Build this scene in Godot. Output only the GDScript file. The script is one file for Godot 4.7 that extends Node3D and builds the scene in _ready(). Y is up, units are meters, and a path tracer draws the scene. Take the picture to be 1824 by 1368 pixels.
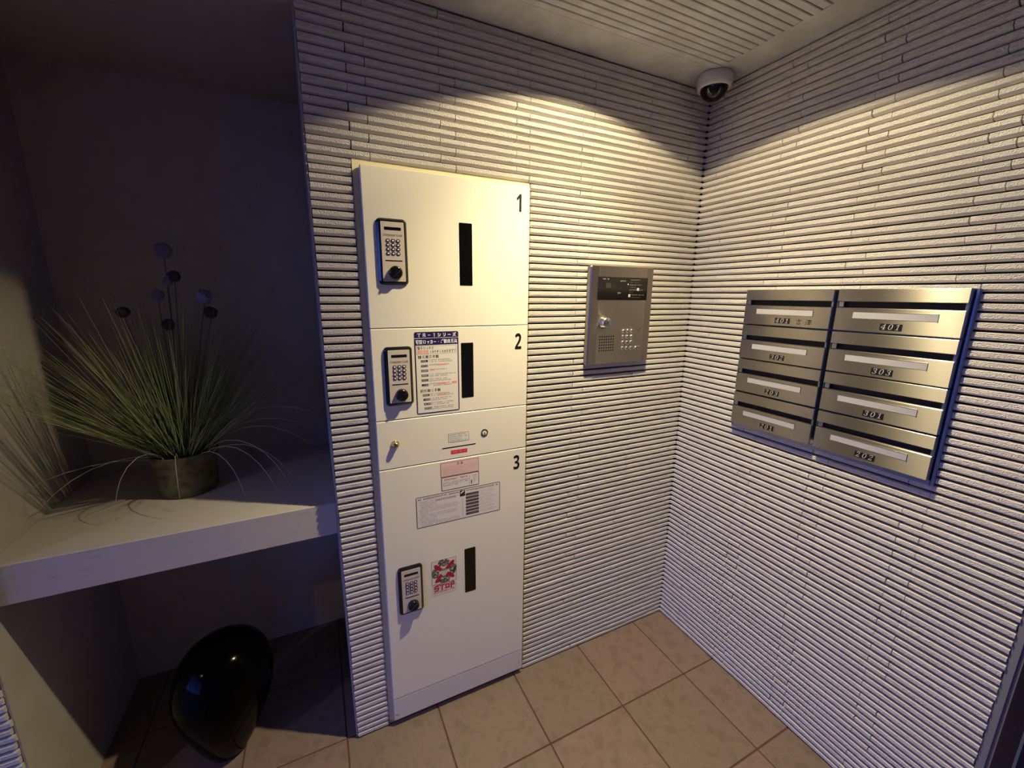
extends Node3D
# Apartment entrance lobby at night: ribbed tile walls, parcel locker, intercom, mailboxes, planted niche.

const PITCH := 0.021026        # height of one tile course
const ROW0 := -0.0018          # y of the first groove
const COURSES := 102
const JOINT := 0.228           # length of one tile bar
const CEIL := 2.146
const NICHE_X0 := -2.06        # left side of the niche
const NICHE_X1 := -1.33        # right side of the niche, left end of the tiled back wall
const NICHE_Z := -0.571
const FAR_X := -4.6
const NEAR_Z := 3.2
const WALL_END := 0.976        # where the tiles of the right-hand wall stop

var cam: Camera3D
var rng := RandomNumberGenerator.new()
var M := {}
var cache := {}
var names := {}
var X := Transform3D()         # transform that the shape helpers apply

# ------------------------------------------------------------------ naming

func numbered(called: String, parent: Node) -> String:
	var key := str(parent.get_instance_id()) + called
	var n: int = names.get(key, 0)
	names[key] = n + 1
	return called if n == 0 else "%s_%03d" % [called, n]

func tag(o: Node, label := "", category := "", group := "", kind := "") -> Node:
	if label: o.set_meta("label", label)
	if category: o.set_meta("category", category)
	if group: o.set_meta("group", group)
	if kind: o.set_meta("kind", kind)
	return o

func thing(called: String, label: String, category: String, at := Vector3.ZERO, group := "") -> Node3D:
	var o := Node3D.new()
	o.name = numbered(called, self)
	o.position = at
	add_child(o, true)
	tag(o, label, category, group)
	return o

func struct_root(called: String) -> Node3D:
	var o := Node3D.new()
	o.name = called
	add_child(o, true)
	o.set_meta("kind", "structure")
	return o

func put(called: String, mesh: Mesh, mats, parent: Node = self, xf := Transform3D()) -> MeshInstance3D:
	var o := MeshInstance3D.new()
	o.name = numbered(called, parent)
	o.mesh = mesh
	if mats is Array:
		for i in mats.size():
			o.set_surface_override_material(i, mats[i])
	else:
		for i in mesh.get_surface_count():
			o.set_surface_override_material(i, mats)
	o.transform = xf
	parent.add_child(o, true)
	return o

# ------------------------------------------------------------------ shapes

func begin() -> SurfaceTool:
	var st := SurfaceTool.new()
	st.begin(Mesh.PRIMITIVE_TRIANGLES)
	return st

func vert(st: SurfaceTool, p: Vector3, n: Vector3, uv := Vector2.ZERO) -> void:
	st.set_normal((X.basis * n).normalized())
	st.set_uv(uv)
	st.add_vertex(X * p)

func tri(st: SurfaceTool, a: Vector3, b: Vector3, c: Vector3, n: Vector3, ua := Vector2.ZERO, ub := Vector2.ZERO, uc := Vector2.ZERO) -> void:
	var g := (b - a).cross(c - a)
	var m := g.normalized() * (1.0 if g.dot(n) > 0 else -1.0)
	vert(st, a, m, ua)
	if g.dot(n) > 0:
		vert(st, c, m, uc); vert(st, b, m, ub)
	else:
		vert(st, b, m, ub); vert(st, c, m, uc)

func quad(st: SurfaceTool, a: Vector3, b: Vector3, c: Vector3, d: Vector3, n: Vector3, ua := Vector2.ZERO, ub := Vector2.ZERO, uc := Vector2.ZERO, ud := Vector2.ZERO) -> void:
	tri(st, a, b, c, n, ua, ub, uc)
	tri(st, a, c, d, n, ua, uc, ud)

# chamfered box with uv in metres on every face
func box(st: SurfaceTool, c: Vector3, s: Vector3, b := 0.0) -> void:
	var h := s * 0.5
	b = minf(b, minf(h.x, minf(h.y, h.z)) * 0.9)
	for ax in 3:
		var u := (ax + 1) % 3
		var v := (ax + 2) % 3
		if ax == 0:
			u = 2; v = 1
		elif ax == 1:
			u = 0; v = 2
		else:
			u = 0; v = 1
		for sg in [-1.0, 1.0]:
			var n := Vector3.ZERO
			n[ax] = sg
			var ps := []
			var us := []
			for k in [[-1, -1], [1, -1], [1, 1], [-1, 1]]:
				var p := Vector3.ZERO
				p[ax] = sg * h[ax]
				p[u] = k[0] * (h[u] - b)
				p[v] = k[1] * (h[v] - b)
				ps.append(c + p)
				us.append(Vector2(p[u], -p[v]))
			quad(st, ps[0], ps[1], ps[2], ps[3], n, us[0], us[1], us[2], us[3])
	if b <= 0: return
	for ax in 3:
		var u := (ax + 1) % 3
		var v := (ax + 2) % 3
		for su in [-1.0, 1.0]:
			for sv in [-1.0, 1.0]:
				var n := Vector3.ZERO
				n[u] = su; n[v] = sv
				var p := []
				for k in [[0, -1], [0, 1], [1, 1], [1, -1]]:
					var q := Vector3.ZERO
					q[ax] = k[1] * (h[ax] - b)
					q[u] = su * (h[u] - (b if k[0] else 0.0))
					q[v] = sv * (h[v] - (0.0 if k[0] else b))
					p.append(c + q)
				var l := (h[ax] - b)
				quad(st, p[0], p[1], p[2], p[3], n, Vector2(-l, 0), Vector2(l, 0), Vector2(l, b), Vector2(-l, b))
	for sx in [-1.0, 1.0]:
		for sy in [-1.0, 1.0]:
			for sz in [-1.0, 1.0]:
				var sgn := Vector3(sx, sy, sz)
				tri(st, c + sgn * (h - Vector3(0, b, b)), c + sgn * (h - Vector3(b, 0, b)), c + sgn * (h - Vector3(b, b, 0)), sgn, Vector2(0, 0), Vector2(b, 0), Vector2(0, b))

func ring(w: float, h: float, r: float, n: int) -> PackedVector2Array:
	var out := PackedVector2Array()
	r = minf(r, minf(w, h) * 0.499)
	for q in 4:
		var cx := (w / 2 - r) * (1 if q == 0 or q == 3 else -1)
		var cy := (h / 2 - r) * (1 if q < 2 else -1)
		for i in n + 1:
			var a := PI / 2 * (q + float(i) / n)
			out.append(Vector2(cx + cos(a) * r, cy + sin(a) * r))
	return out

# rounded-rectangle plate in x-y, from z0 to z1 (front), front edge chamfered by b; front uv 0..1 (v down)
func plate(st: SurfaceTool, c: Vector2, w: float, h: float, r: float, z0: float, z1: float, b := 0.0, n := 4) -> void:
	var rings := [ring(w, h, r, n), ring(w, h, r, n), ring(w - 2 * b, h - 2 * b, maxf(r - b, 0.0001), n)]
	var zs := [z0, z1 - b, z1]
	var m: int = rings[0].size()
	for k in (2 if b > 0 else 1):
		for i in m:
			var j := (i + 1) % m
			var a: Vector2 = rings[k][i]
			var a2: Vector2 = rings[k][j]
			var d: Vector2 = rings[k + 1][i]
			var d2: Vector2 = rings[k + 1][j]
			var mid := (a + a2)
			quad(st, Vector3(c.x + a.x, c.y + a.y, zs[k]), Vector3(c.x + a2.x, c.y + a2.y, zs[k]), Vector3(c.x + d2.x, c.y + d2.y, zs[k + 1]), Vector3(c.x + d.x, c.y + d.y, zs[k + 1]), Vector3(a.x + a2.x + (a2 - a).y * 50, a.y + a2.y - (a2 - a).x * 50, 0.02) if mid.length() > 0 else Vector3(0, 0, 1))
	for back in [false, true]:
		var f: PackedVector2Array = rings[0] if back else rings[2 if b > 0 else 1]
		var z: float = z0 if back else z1
		var nn := Vector3(0, 0, -1 if back else 1)
		for i in m:
			var a: Vector2 = f[i]
			var d: Vector2 = f[(i + 1) % m]
			tri(st, Vector3(c.x, c.y, z), Vector3(c.x + a.x, c.y + a.y, z), Vector3(c.x + d.x, c.y + d.y, z), nn, Vector2(0.5, 0.5), Vector2(0.5 + a.x / w, 0.5 - a.y / h), Vector2(0.5 + d.x / w, 0.5 - d.y / h))

# surface of revolution about +y of the X frame; prof = [[r, y], ...] from bottom to top
func lathe(st: SurfaceTool, prof: Array, segs := 24, smooth := true) -> void:
	var nr := []
	for i in prof.size():
		var a: Vector2 = Vector2(prof[maxi(i - 1, 0)][0], prof[maxi(i - 1, 0)][1])
		var b: Vector2 = Vector2(prof[mini(i + 1, prof.size() - 1)][0], prof[mini(i + 1, prof.size() - 1)][1])
		var t := (b - a).normalized()
		nr.append(Vector2(t.y, -t.x))
	for i in prof.size() - 1:
		for s in segs:
			var a0 := TAU * s / segs
			var a1 := TAU * (s + 1) / segs
			var ps := []
			var ns := []
			for k in [[i, a0], [i, a1], [i + 1, a1], [i + 1, a0]]:
				var pr: Array = prof[k[0]]
				var nv: Vector2 = nr[k[0]]
				if not smooth:
					var t := (Vector2(prof[i + 1][0], prof[i + 1][1]) - Vector2(prof[i][0], prof[i][1])).normalized()
					nv = Vector2(t.y, -t.x)
				ps.append(Vector3(cos(k[1]) * pr[0], pr[1], sin(k[1]) * pr[0]))
				ns.append(Vector3(cos(k[1]) * nv.x, nv.y, sin(k[1]) * nv.x))
			for t in [[0, 1, 2], [0, 2, 3]]:
				var g: Vector3 = (ps[t[1]] - ps[t[0]]).cross(ps[t[2]] - ps[t[0]])
				if g.length() < 1e-14: continue
				var o: Array = t if g.dot(ns[t[0]] + ns[t[1]] + ns[t[2]]) < 0 else [t[0], t[2], t[1]]
				for q in o:
					vert(st, ps[q], ns[q])

# tube along points with radii; tip may shrink to zero
func tube(st: SurfaceTool, pts: Array, rad: Array, sides := 5) -> void:
	var frames := []
	var up := Vector3(0.31, 0.17, 0.93)
	for i in pts.size():
		var t: Vector3 = (pts[mini(i + 1, pts.size() - 1)] - pts[maxi(i - 1, 0)]).normalized()
		var a := t.cross(up).normalized()
		frames.append([a, t.cross(a).normalized()])
	for i in pts.size() - 1:
		for s in sides:
			var q := []
			var nn := []
			for k in [[i, s], [i, s + 1], [i + 1, s + 1], [i + 1, s]]:
				var an: float = TAU * k[1] / sides
				var d: Vector3 = frames[k[0]][0] * cos(an) + frames[k[0]][1] * sin(an)
				q.append(pts[k[0]] + d * rad[k[0]])
				nn.append(d)
			for t in [[0, 1, 2], [0, 2, 3]]:
				var g: Vector3 = (q[t[1]] - q[t[0]]).cross(q[t[2]] - q[t[0]])
				if g.length() < 1e-14: continue
				var o: Array = t if g.dot(nn[t[0]] + nn[t[1]] + nn[t[2]]) < 0 else [t[0], t[2], t[1]]
				for w in o:
					vert(st, q[w], nn[w])

func boxes(list: Array, b := 0.0) -> ArrayMesh:      # list of [min, max]
	var st := begin()
	for l in list:
		box(st, (l[0] + l[1]) * 0.5, l[1] - l[0], b)
	return st.commit()

func lettering(text: String, height: float, depth: float, serif := false, slant := 0.0, bold := true) -> ArrayMesh:
	var key := "t%s%f%f%f%s" % [text, height, depth, slant, serif]
	if cache.has(key): return cache[key]
	var f := SystemFont.new()
	f.font_names = PackedStringArray(["Droid Serif" if serif else "Droid Sans"])
	f.font_weight = 700 if bold else 400
	var t := TextMesh.new()
	t.text = text
	t.font = f
	t.font_size = 64
	t.pixel_size = height / 46.0
	t.depth = depth
	t.curve_step = 2.0
	var st := SurfaceTool.new()
	st.append_from(t, 0, Transform3D(Basis(Vector3(1, 0, 0), Vector3(slant, 1, 0), Vector3(0, 0, 1)), Vector3.ZERO))
	cache[key] = st.commit()
	return cache[key]

# ------------------------------------------------------------------ materials

func mat(c: Color, rough := 0.6, metal := 0.0) -> StandardMaterial3D:
	var m := StandardMaterial3D.new()
	m.albedo_color = c
	m.roughness = rough
	m.metallic = metal
	return m

func noise(freq: float, seed_: int, size := 256, normal := false, strength := 4.0, ramp: Gradient = null, octaves := 4, type := FastNoiseLite.TYPE_SIMPLEX_SMOOTH) -> NoiseTexture2D:
	var n := FastNoiseLite.new()
	n.noise_type = type
	n.frequency = freq
	n.seed = seed_
	n.fractal_octaves = octaves
	var t := NoiseTexture2D.new()
	t.width = size
	t.height = size
	t.seamless = true
	t.noise = n
	t.as_normal_map = normal
	t.bump_strength = strength
	if ramp: t.color_ramp = ramp
	return t

func grad(stops: Array) -> Gradient:
	var g := Gradient.new()
	g.offsets = PackedFloat32Array(stops.map(func(s): return s[0]))
	g.colors = PackedColorArray(stops.map(func(s): return s[1]))
	return g

func world_tri(m: StandardMaterial3D, scale: Vector3, world := true) -> void:
	m.uv1_triplanar = true
	m.uv1_world_triplanar = world
	m.uv1_scale = scale

func rgb(r: int, g: int, b: int) -> Color:
	return Color8(r, g, b)

func make_materials() -> void:
	# tile: rough split face and smooth sides, in four close tones
	var rough_n := noise(0.06, 5, 512, false, 4.0, null, 3)
	M.tile_face = []
	M.tile_side = []
	for k in 4:
		var c := rgb(209, 204, 200)
		c = c.lightened(0.02) if k == 1 else c.darkened(0.02) if k == 2 else Color(c.r * 1.0, c.g * 0.993, c.b * 0.985) if k == 3 else c
		var f := mat(c, 0.85)
		f.heightmap_enabled = true
		f.heightmap_texture = rough_n
		f.heightmap_scale = 0.26
		world_tri(f, Vector3(7, 10, 7))
		M.tile_face.append(f)
		M.tile_side.append(mat(c.darkened(0.02), 0.7))
	M.mortar = mat(rgb(30, 27, 27), 0.95)
	# plastered walls of the niche
	var pl := mat(rgb(178, 172, 162), 0.85)
	pl.albedo_texture = noise(0.012, 11, 512, false, 1.0, grad([[0.0, Color(0.94, 0.94, 0.935)], [0.5, Color(0.975, 0.975, 0.975)], [1.0, Color(1, 1, 1)]]), 5)
	pl.heightmap_enabled = true
	pl.heightmap_texture = noise(0.05, 12, 256)
	pl.heightmap_scale = 0.05
	world_tri(pl, Vector3(1.4, 1.4, 1.4))
	M.plaster = pl
	var sh := mat(rgb(184, 178, 172), 0.7)
	sh.albedo_texture = noise(0.02, 21, 512, false, 1.0, grad([[0.0, Color(0.84, 0.83, 0.82)], [0.2, Color(0.98, 0.98, 0.975)], [1.0, Color(1, 1, 1)]]), 5)
	world_tri(sh, Vector3(1.5, 6, 1.5))
	M.shelf = sh
	M.stain = mat(rgb(130, 122, 116), 0.9)
	# floor tiles, three tones of mottled beige
	M.floor = []
	for k in 3:
		var f := mat([rgb(131, 117, 108), rgb(127, 114, 104), rgb(133, 116, 109)][k], 0.45)
		f.albedo_texture = noise(0.010, 31 + k, 512, false, 1.0, grad([[0.0, Color(0.86, 0.83, 0.79)], [0.36, Color(0.94, 0.92, 0.89)], [0.46, Color(1, 0.96, 0.95)], [0.52, Color(0.94, 0.93, 0.89)], [0.60, Color(1, 0.97, 0.95)], [0.72, Color(0.95, 0.93, 0.90)], [1.0, Color(0.88, 0.86, 0.82)]]), 5)
		f.heightmap_enabled = true
		f.heightmap_texture = noise(0.03, 41, 256)
		f.heightmap_scale = 0.05
		world_tri(f, Vector3(2.6, 2.6, 2.6))
		M.floor.append(f)
	M.grout = mat(rgb(96, 70, 50), 0.95)
	var ce := mat(rgb(197, 198, 203), 0.75)
	ce.albedo_texture = noise(0.02, 51, 256, false, 1.0, grad([[0.0, Color(0.88, 0.87, 0.86)], [1.0, Color(1, 1, 1)]]), 4)
	world_tri(ce, Vector3(2, 2, 2))
	M.ceiling = ce
	M.ceiling_gap = mat(rgb(150, 143, 138), 0.95)
	M.dark_frame = mat(rgb(52, 44, 40), 0.4)
	M.dark_door = mat(rgb(34, 26, 23), 0.35)
	M.end_paint = mat(rgb(122, 106, 98), 0.6)
	M.trim = mat(rgb(122, 118, 117), 0.7)
	M.plain_wall = mat(rgb(190, 184, 176), 0.85)
	M.glass = mat(Color(0.8, 0.9, 0.92, 0.06), 0.03)
	M.glass.transparency = BaseMaterial3D.TRANSPARENCY_ALPHA
	M.asphalt = mat(rgb(70, 70, 74), 0.95)
	# locker
	M.paint = mat(rgb(233, 228, 213), 0.38)
	M.paint_grey = mat(rgb(214, 209, 203), 0.42)
	M.filler = mat(rgb(226, 216, 176), 0.7)
	M.window = mat(rgb(9, 9, 8), 0.12)
	M.black = mat(rgb(14, 14, 15), 0.4)
	M.black_gloss = mat(rgb(15, 15, 18), 0.17)
	M.face_silver = mat(rgb(214, 202, 190), 0.42, 0.15)
	M.navy = mat(rgb(28, 26, 62), 0.4)
	M.white_pad = mat(rgb(226, 222, 216), 0.5)
	M.key_white = mat(rgb(190, 188, 186), 0.5)
	M.chrome = mat(rgb(212, 208, 202), 0.28, 1.0)
	M.brass = mat(rgb(196, 178, 138), 0.2, 1.0)
	# brushed stainless steel: brushed along the width, so lights smear vertically
	var br := noise(0.06, 61, 512, true, 1.1, null, 2)
	for n in ["steel", "steel_dull", "steel_panel"]:
		var m := mat(rgb(172, 167, 160) if n == "steel" else (rgb(184, 176, 167) if n == "steel_dull" else rgb(206, 198, 187)), 0.31 if n == "steel" else 0.5, 1.0)
		m.anisotropy_enabled = true
		m.anisotropy = -0.97
		m.albedo_texture = noise(0.06, 62, 512, false, 1.0, grad([[0.0, Color(0.9, 0.9, 0.9)], [1.0, Color(1, 1, 1)]]), 3)
		m.uv1_scale = Vector3(0.6, 40, 1)
		M[n] = m
	M.steel_side = mat(rgb(150, 156, 168), 0.35, 1.0)
	M.inside = mat(rgb(20, 20, 22), 0.8)
	M.name_insert = mat(rgb(168, 166, 170), 0.5)
	M.digit = mat(rgb(200, 196, 188), 0.35, 0.4)
	# camera
	M.cam_white = mat(rgb(206, 202, 204), 0.45)
	M.dome = mat(rgb(10, 10, 12), 0.06)
	M.shroud = mat(rgb(84, 76, 66), 0.35, 0.3)
	# plant
	var pt := mat(rgb(122, 118, 88), 0.85)
	pt.albedo_texture = noise(0.018, 71, 256, false, 1.0, grad([[0.0, Color(0.42, 0.45, 0.33)], [0.45, Color(0.8, 0.8, 0.66)], [1.0, Color(1, 0.98, 0.86)]]), 4)
	world_tri(pt, Vector3(5, 5, 5), false)
	M.pot = pt
	M.soil = mat(rgb(48, 40, 32), 0.95)
	M.grass = []
	for c in [rgb(132, 146, 92), rgb(106, 122, 68), rgb(166, 172, 128)]:
		var g := mat(c, 0.55)
		g.backlight_enabled = true
		g.backlight = Color(0.12, 0.14, 0.06)
		M.grass.append(g)
	M.blade_light = mat(rgb(178, 182, 140), 0.5)
	M.flower_dark = mat(rgb(52, 48, 60), 0.9)
	M.flower_pale = mat(rgb(128, 124, 146), 0.9)
	M.stem = mat(rgb(84, 88, 66), 0.7)
	var ur := mat(rgb(4, 4, 5), 0.12)
	ur.metallic_specular = 0.17
	M.urn = ur
	M.lens = mat(rgb(255, 236, 200), 0.5)
	M.lens.emission_enabled = true
	M.lens.emission = Color(1.0, 0.86, 0.62)
	M.lens.emission_energy_multiplier = 3.0
	M.led = mat(rgb(255, 190, 190), 0.4)
	M.led.emission_enabled = true
	M.led.emission = Color(1.0, 0.45, 0.5)
	M.led.emission_energy_multiplier = 1.6

# ------------------------------------------------------------------ flat print

# strokes on a ten-by-ten grid, digit pairs x y with y down, polylines separated by spaces
const GLYPH := {
	"ー": "1585", "シ": "1132 1435 196883", "リ": "2125 71765939", "ズ": "127219 5689 8091 9081", "ロ": "2282882822", "ッ": "3445 5465 8459",
	"カ": "13837969 514719", "・": "4555", "ご": "2272 26288 88 8081 9091", "ク": "4116 3272 7239", "ケ": "4115 3383 6339", "タ": "4116 3272 7229 3556",
	"で": "228246 4689 7081 8090", "す": "1191 6066 6649", "は": "1119 4383 6168 6848 6888", "お": "2262 4149 4916 6698 7181", "け": "1119 4282 7077 7749",
	"り": "2126 7176 7649", "宅": "5051 1311 1191 9193 7424 1686 4349 4989", "配": "0151 0353 5359 5909 0903 2123 3133 0656 6191 9195 6595 6569 6999",
	"使": "2004 1219 3191 3393 9396 9636 3336 6165 6539 3699", "用": "2119 2181 8189 2484 2787 5159", "方": "5051 1191 4135 3519 3474 7479 7959",
	"法": "1021 0415 0918 1826 3393 6066 2696 6658 5888 7799", "電": "1181 0292 0204 9294 5155 2444 6474 2686 2689 8689 2989 2787 5559 5999",
	"子": "2171 7154 5459 5939 0595", "入": "4151 5119 5199", "力": "1383 8379 7969 5154 5419", "式": "1292 6189 8999 7081 1545 3538 1858",
	"届": "1181 8183 8313 1119 3484 8489 8939 3934 5359 3686", "手": "7131 1383 0696 5159 5939", "順": "0119 2128 3139 4191 5383 5388 8388 5585 5686 5888 5849 7899",
	"引": "1141 4143 4313 1315 1545 4549 4939 8189", "取": "0151 1118 4149 1343 1545 0747 5292 9259 5399", "吉": "0292 5055 2484 2777 2729 7779 2979",
	"澤": "1021 0414 0926 4191 4143 4393 9193 6163 7173 3595 4696 3898 6469", "注": "1021 0414 0928 6071 3393 4585 2999 6399", "意": "1181 3142 7162 0494 2575 2528 7578 2878 2676 1939 4969 8998",
	"T": "1191 5159", "R": "2129 2171 7175 7525 5589", "-": "2575", "1": "3251 5159", "4": "6160 6017 1797 6069", "(": "6146 4679", ")": "3156 5639", "P": "2129 2171 7175 7525",
	"S": "8131 3113 1315 1585 8588 8819", "O": "2282882822", "2": "1381 8185 8519 1999",
}

func dab(im: Image, p: Vector2, r: float, c: Color) -> void:
	var w := im.get_width()
	var h := im.get_height()
	for y in range(maxi(0, int(p.y - r)), mini(h, int(p.y + r) + 1)):
		for x in range(maxi(0, int(p.x - r)), mini(w, int(p.x + r) + 1)):
			im.set_pixel(x, y, c)

func stroke(im: Image, a: Vector2, b: Vector2, r: float, c: Color) -> void:
	var n := maxi(1, int(a.distance_to(b) / maxf(r * 0.7, 0.6)))
	for i in n + 1:
		dab(im, a.lerp(b, float(i) / n), r, c)

func write_text(im: Image, text: String, at: Vector2, size: Vector2, advance: float, r: float, c: Color) -> void:
	for i in text.length():
		var ch := text[i]
		if GLYPH.has(ch):
			for pl in String(GLYPH[ch]).split(" "):
				for k in range(0, pl.length() - 2, 2):
					if k + 3 >= pl.length(): break
					var a := Vector2(int(pl[k]), int(pl[k + 1])) / 9.5
					var b := Vector2(int(pl[k + 2]), int(pl[k + 3])) / 9.5
					stroke(im, at + Vector2(advance * i, 0) + a * size, at + Vector2(advance * i, 0) + b * size, r, c)

func fill(im: Image, x: float, y: float, w: float, h: float, c: Color) -> void:
	im.fill_rect(Rect2i(int(x), int(y), int(w), int(h)), c)

func frame(im: Image, x: float, y: float, w: float, h: float, t: float, c: Color) -> void:
	fill(im, x, y, w, t, c); fill(im, x, y + h - t, w, t, c)
	fill(im, x, y, t, h, c); fill(im, x + w - t, y, t, h, c)

# a line of print too small to read: short ink marks with gaps
func fine_print(im: Image, x: float, y: float, w: float, h: float, c: Color) -> void:
	var u := x
	while u < x + w:
		var l := rng.randf_range(0.5, 1.2) * h
		if rng.randf() < 0.88:
			var t := rng.randf_range(0.0, 0.4) * h
			fill(im, u, y + t, maxf(1, l * 0.75), maxf(1, h * 0.3), c)
			fill(im, u + l * 0.3, y, maxf(1, h * 0.22), h, c)
			if rng.randf() < 0.6: fill(im, u, y + h * 0.75, maxf(1, l * 0.7), maxf(1, h * 0.2), c)
		u += l

func printed(im: Image, rough := 0.45) -> StandardMaterial3D:
	var m := mat(Color.WHITE, rough)
	m.albedo_texture = ImageTexture.create_from_image(im) as Texture2D
	m.texture_repeat = false
	return m

func sheet(w: int, h: int, c: Color) -> Image:
	var im := Image.create(w, h, false, Image.FORMAT_RGB8)
	im.fill(c)
	return im

func sticker_instructions() -> Image:
	var navy := rgb(26, 22, 78)
	var ink := rgb(62, 56, 70)
	var paper := rgb(228, 223, 214)
	var red := rgb(214, 110, 108)
	var im := sheet(400, 736, navy)
	fill(im, 0, 52, 400, 4, paper)
	write_text(im, "TR-1シリーズ", Vector2(28, 12), Vector2(30, 30), 45.5, 2.6, paper)
	write_text(im, "宅配ロッカー・ご使用方法", Vector2(12, 68), Vector2(27, 36), 31.6, 1.5, Color(1, 1, 1))
	fill(im, 10, 116, 380, 610, paper)
	frame(im, 14, 122, 362, 72, 2, ink)
	write_text(im, "電子ロックは", Vector2(26, 128), Vector2(20, 26), 25, 1.1, ink)
	fill(im, 24, 160, 98, 30, rgb(236, 190, 186)); frame(im, 24, 160, 98, 30, 2, red)
	fine_print(im, 30, 166, 84, 16, red)
	write_text(im, "(4ケタ)入力方式です", Vector2(132, 162), Vector2(17, 24), 22.0, 1.1, ink)
	fill(im, 30, 206, 26, 26, ink); write_text(im, "1", Vector2(34, 209), Vector2(18, 20), 20, 1.5, paper)
	write_text(im, "お届け手順", Vector2(64, 204), Vector2(25, 28), 31, 1.4, ink)
	var y := 246.0
	for k in 6:
		fill(im, 52, y, 62, 20, navy if k % 4 == 0 or k == 5 else ink)
		fine_print(im, 60, y + 5, 46, 10, paper)
		for l in (2 if k != 2 and k != 1 else 1):
			fine_print(im, 126, y + l * 16 - 3, rng.randf_range(150, 245), 11, rgb(96, 90, 98))
		if k in [1, 2, 5]: fill(im, 126 if k == 2 else 196, y - 2, 50 if k == 2 else 84, 14, rgb(226, 150, 146))
		if k == 5: fill(im, 330, y - 6, 46, 22, rgb(226, 150, 146))
		y += 43.0
	fill(im, 40, 512, 26, 26, ink); write_text(im, "2", Vector2(44, 515), Vector2(18, 20), 20, 1.5, paper)
	write_text(im, "引取り手順", Vector2(72, 510), Vector2(25, 28), 31, 1.4, ink)
	y = 554.0
	for k in 4:
		fill(im, 58 + k * 4, y, 62, 20, ink)
		fine_print(im, 64 + k * 4, y + 5, 46, 10, paper)
		for l in 2:
			fine_print(im, 130, y + l * 16 - 3, rng.randf_range(150, 240), 11, rgb(96, 90, 98))
		if k == 0: fill(im, 196, y + 10, 70, 14, rgb(226, 150, 146))
		y += 41.0
	return im

func sticker_notice() -> Image:
	var ink := rgb(64, 58, 62)
	var paper := rgb(222, 216, 214)
	var im := sheet(680, 256, paper)
	frame(im, 0, 0, 680, 256, 5, ink)
	fine_print(im, 16, 14, 318, 14, rgb(48, 44, 48))
	fill(im, 340, 10, 42, 52, rgb(40, 36, 38))
	for k in 3: stroke(im, Vector2(348, 36 - k * 3), Vector2(372, 22 - k * 3), 2, paper)
	fine_print(im, 394, 14, 268, 14, rgb(48, 44, 48))
	for k in 15:
		fine_print(im, 22 + (k % 5) * 4, 40 + k * 14, [300, 130, 120, 126, 290, 300, 296, 60, 280][k % 9], 8, rgb(120, 112, 116))
	fine_print(im, 150, 44, 160, 14, rgb(86, 80, 84))
	fill(im, 360, 80, 3, 150, rgb(150, 142, 146))
	for k in 7:
		fill(im, 388, 44 + k * 28, 108, 22, rgb(66, 60, 64))
		fine_print(im, 400, 51 + k * 28, 84, 7, rgb(150, 144, 148))
		for l in 2: fine_print(im, 506, 44 + k * 28 + l * 11, rng.randf_range(100, 150), 6, rgb(140, 132, 136))
	return im

func sticker_caution() -> Image:
	var red := rgb(176, 86, 90)
	var im := sheet(384, 150, rgb(226, 196, 190))
	frame(im, 0, 0, 384, 150, 6, rgb(166, 104, 104))
	write_text(im, "注意", Vector2(160, 14), Vector2(24, 26), 38, 1.7, red)
	for k in 6: fine_print(im, 22, 50 + k * 15, [330, 340, 320, 336, 240, 300][k], 9, rgb(190, 120, 120))
	return im

func sticker_weight() -> Image:
	var ink := rgb(56, 50, 54)
	var im := sheet(384, 144, rgb(224, 217, 214))
	frame(im, 0, 0, 384, 144, 6, ink)
	fine_print(im, 30, 20, 230, 20, rgb(186, 66, 70))
	for k in 3: fine_print(im, 20, 56 + k * 16, [260, 250, 150][k], 10, rgb(100, 92, 96))
	fill(im, 284, 16, 3, 112, rgb(120, 112, 114))
	fill(im, 300, 80, 10, 42, ink)
	for k in 3: fill(im, 326 + k * 12, 24, 3, 90 - k * 18, rgb(130, 122, 124))
	return im

func sticker_small() -> Image:
	var ink := rgb(90, 84, 92)
	var im := sheet(272, 116, rgb(226, 221, 214))
	frame(im, 0, 0, 272, 116, 4, ink)
	for k in 4: fine_print(im, 16, 14 + k * 25, [200, 236, 150, 220][k], 14, rgb(116, 108, 116))
	return im

func sticker_red() -> Image:
	var im := sheet(216, 52, rgb(206, 56, 72))
	fine_print(im, 22, 16, 172, 20, rgb(232, 140, 148))
	return im

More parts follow.
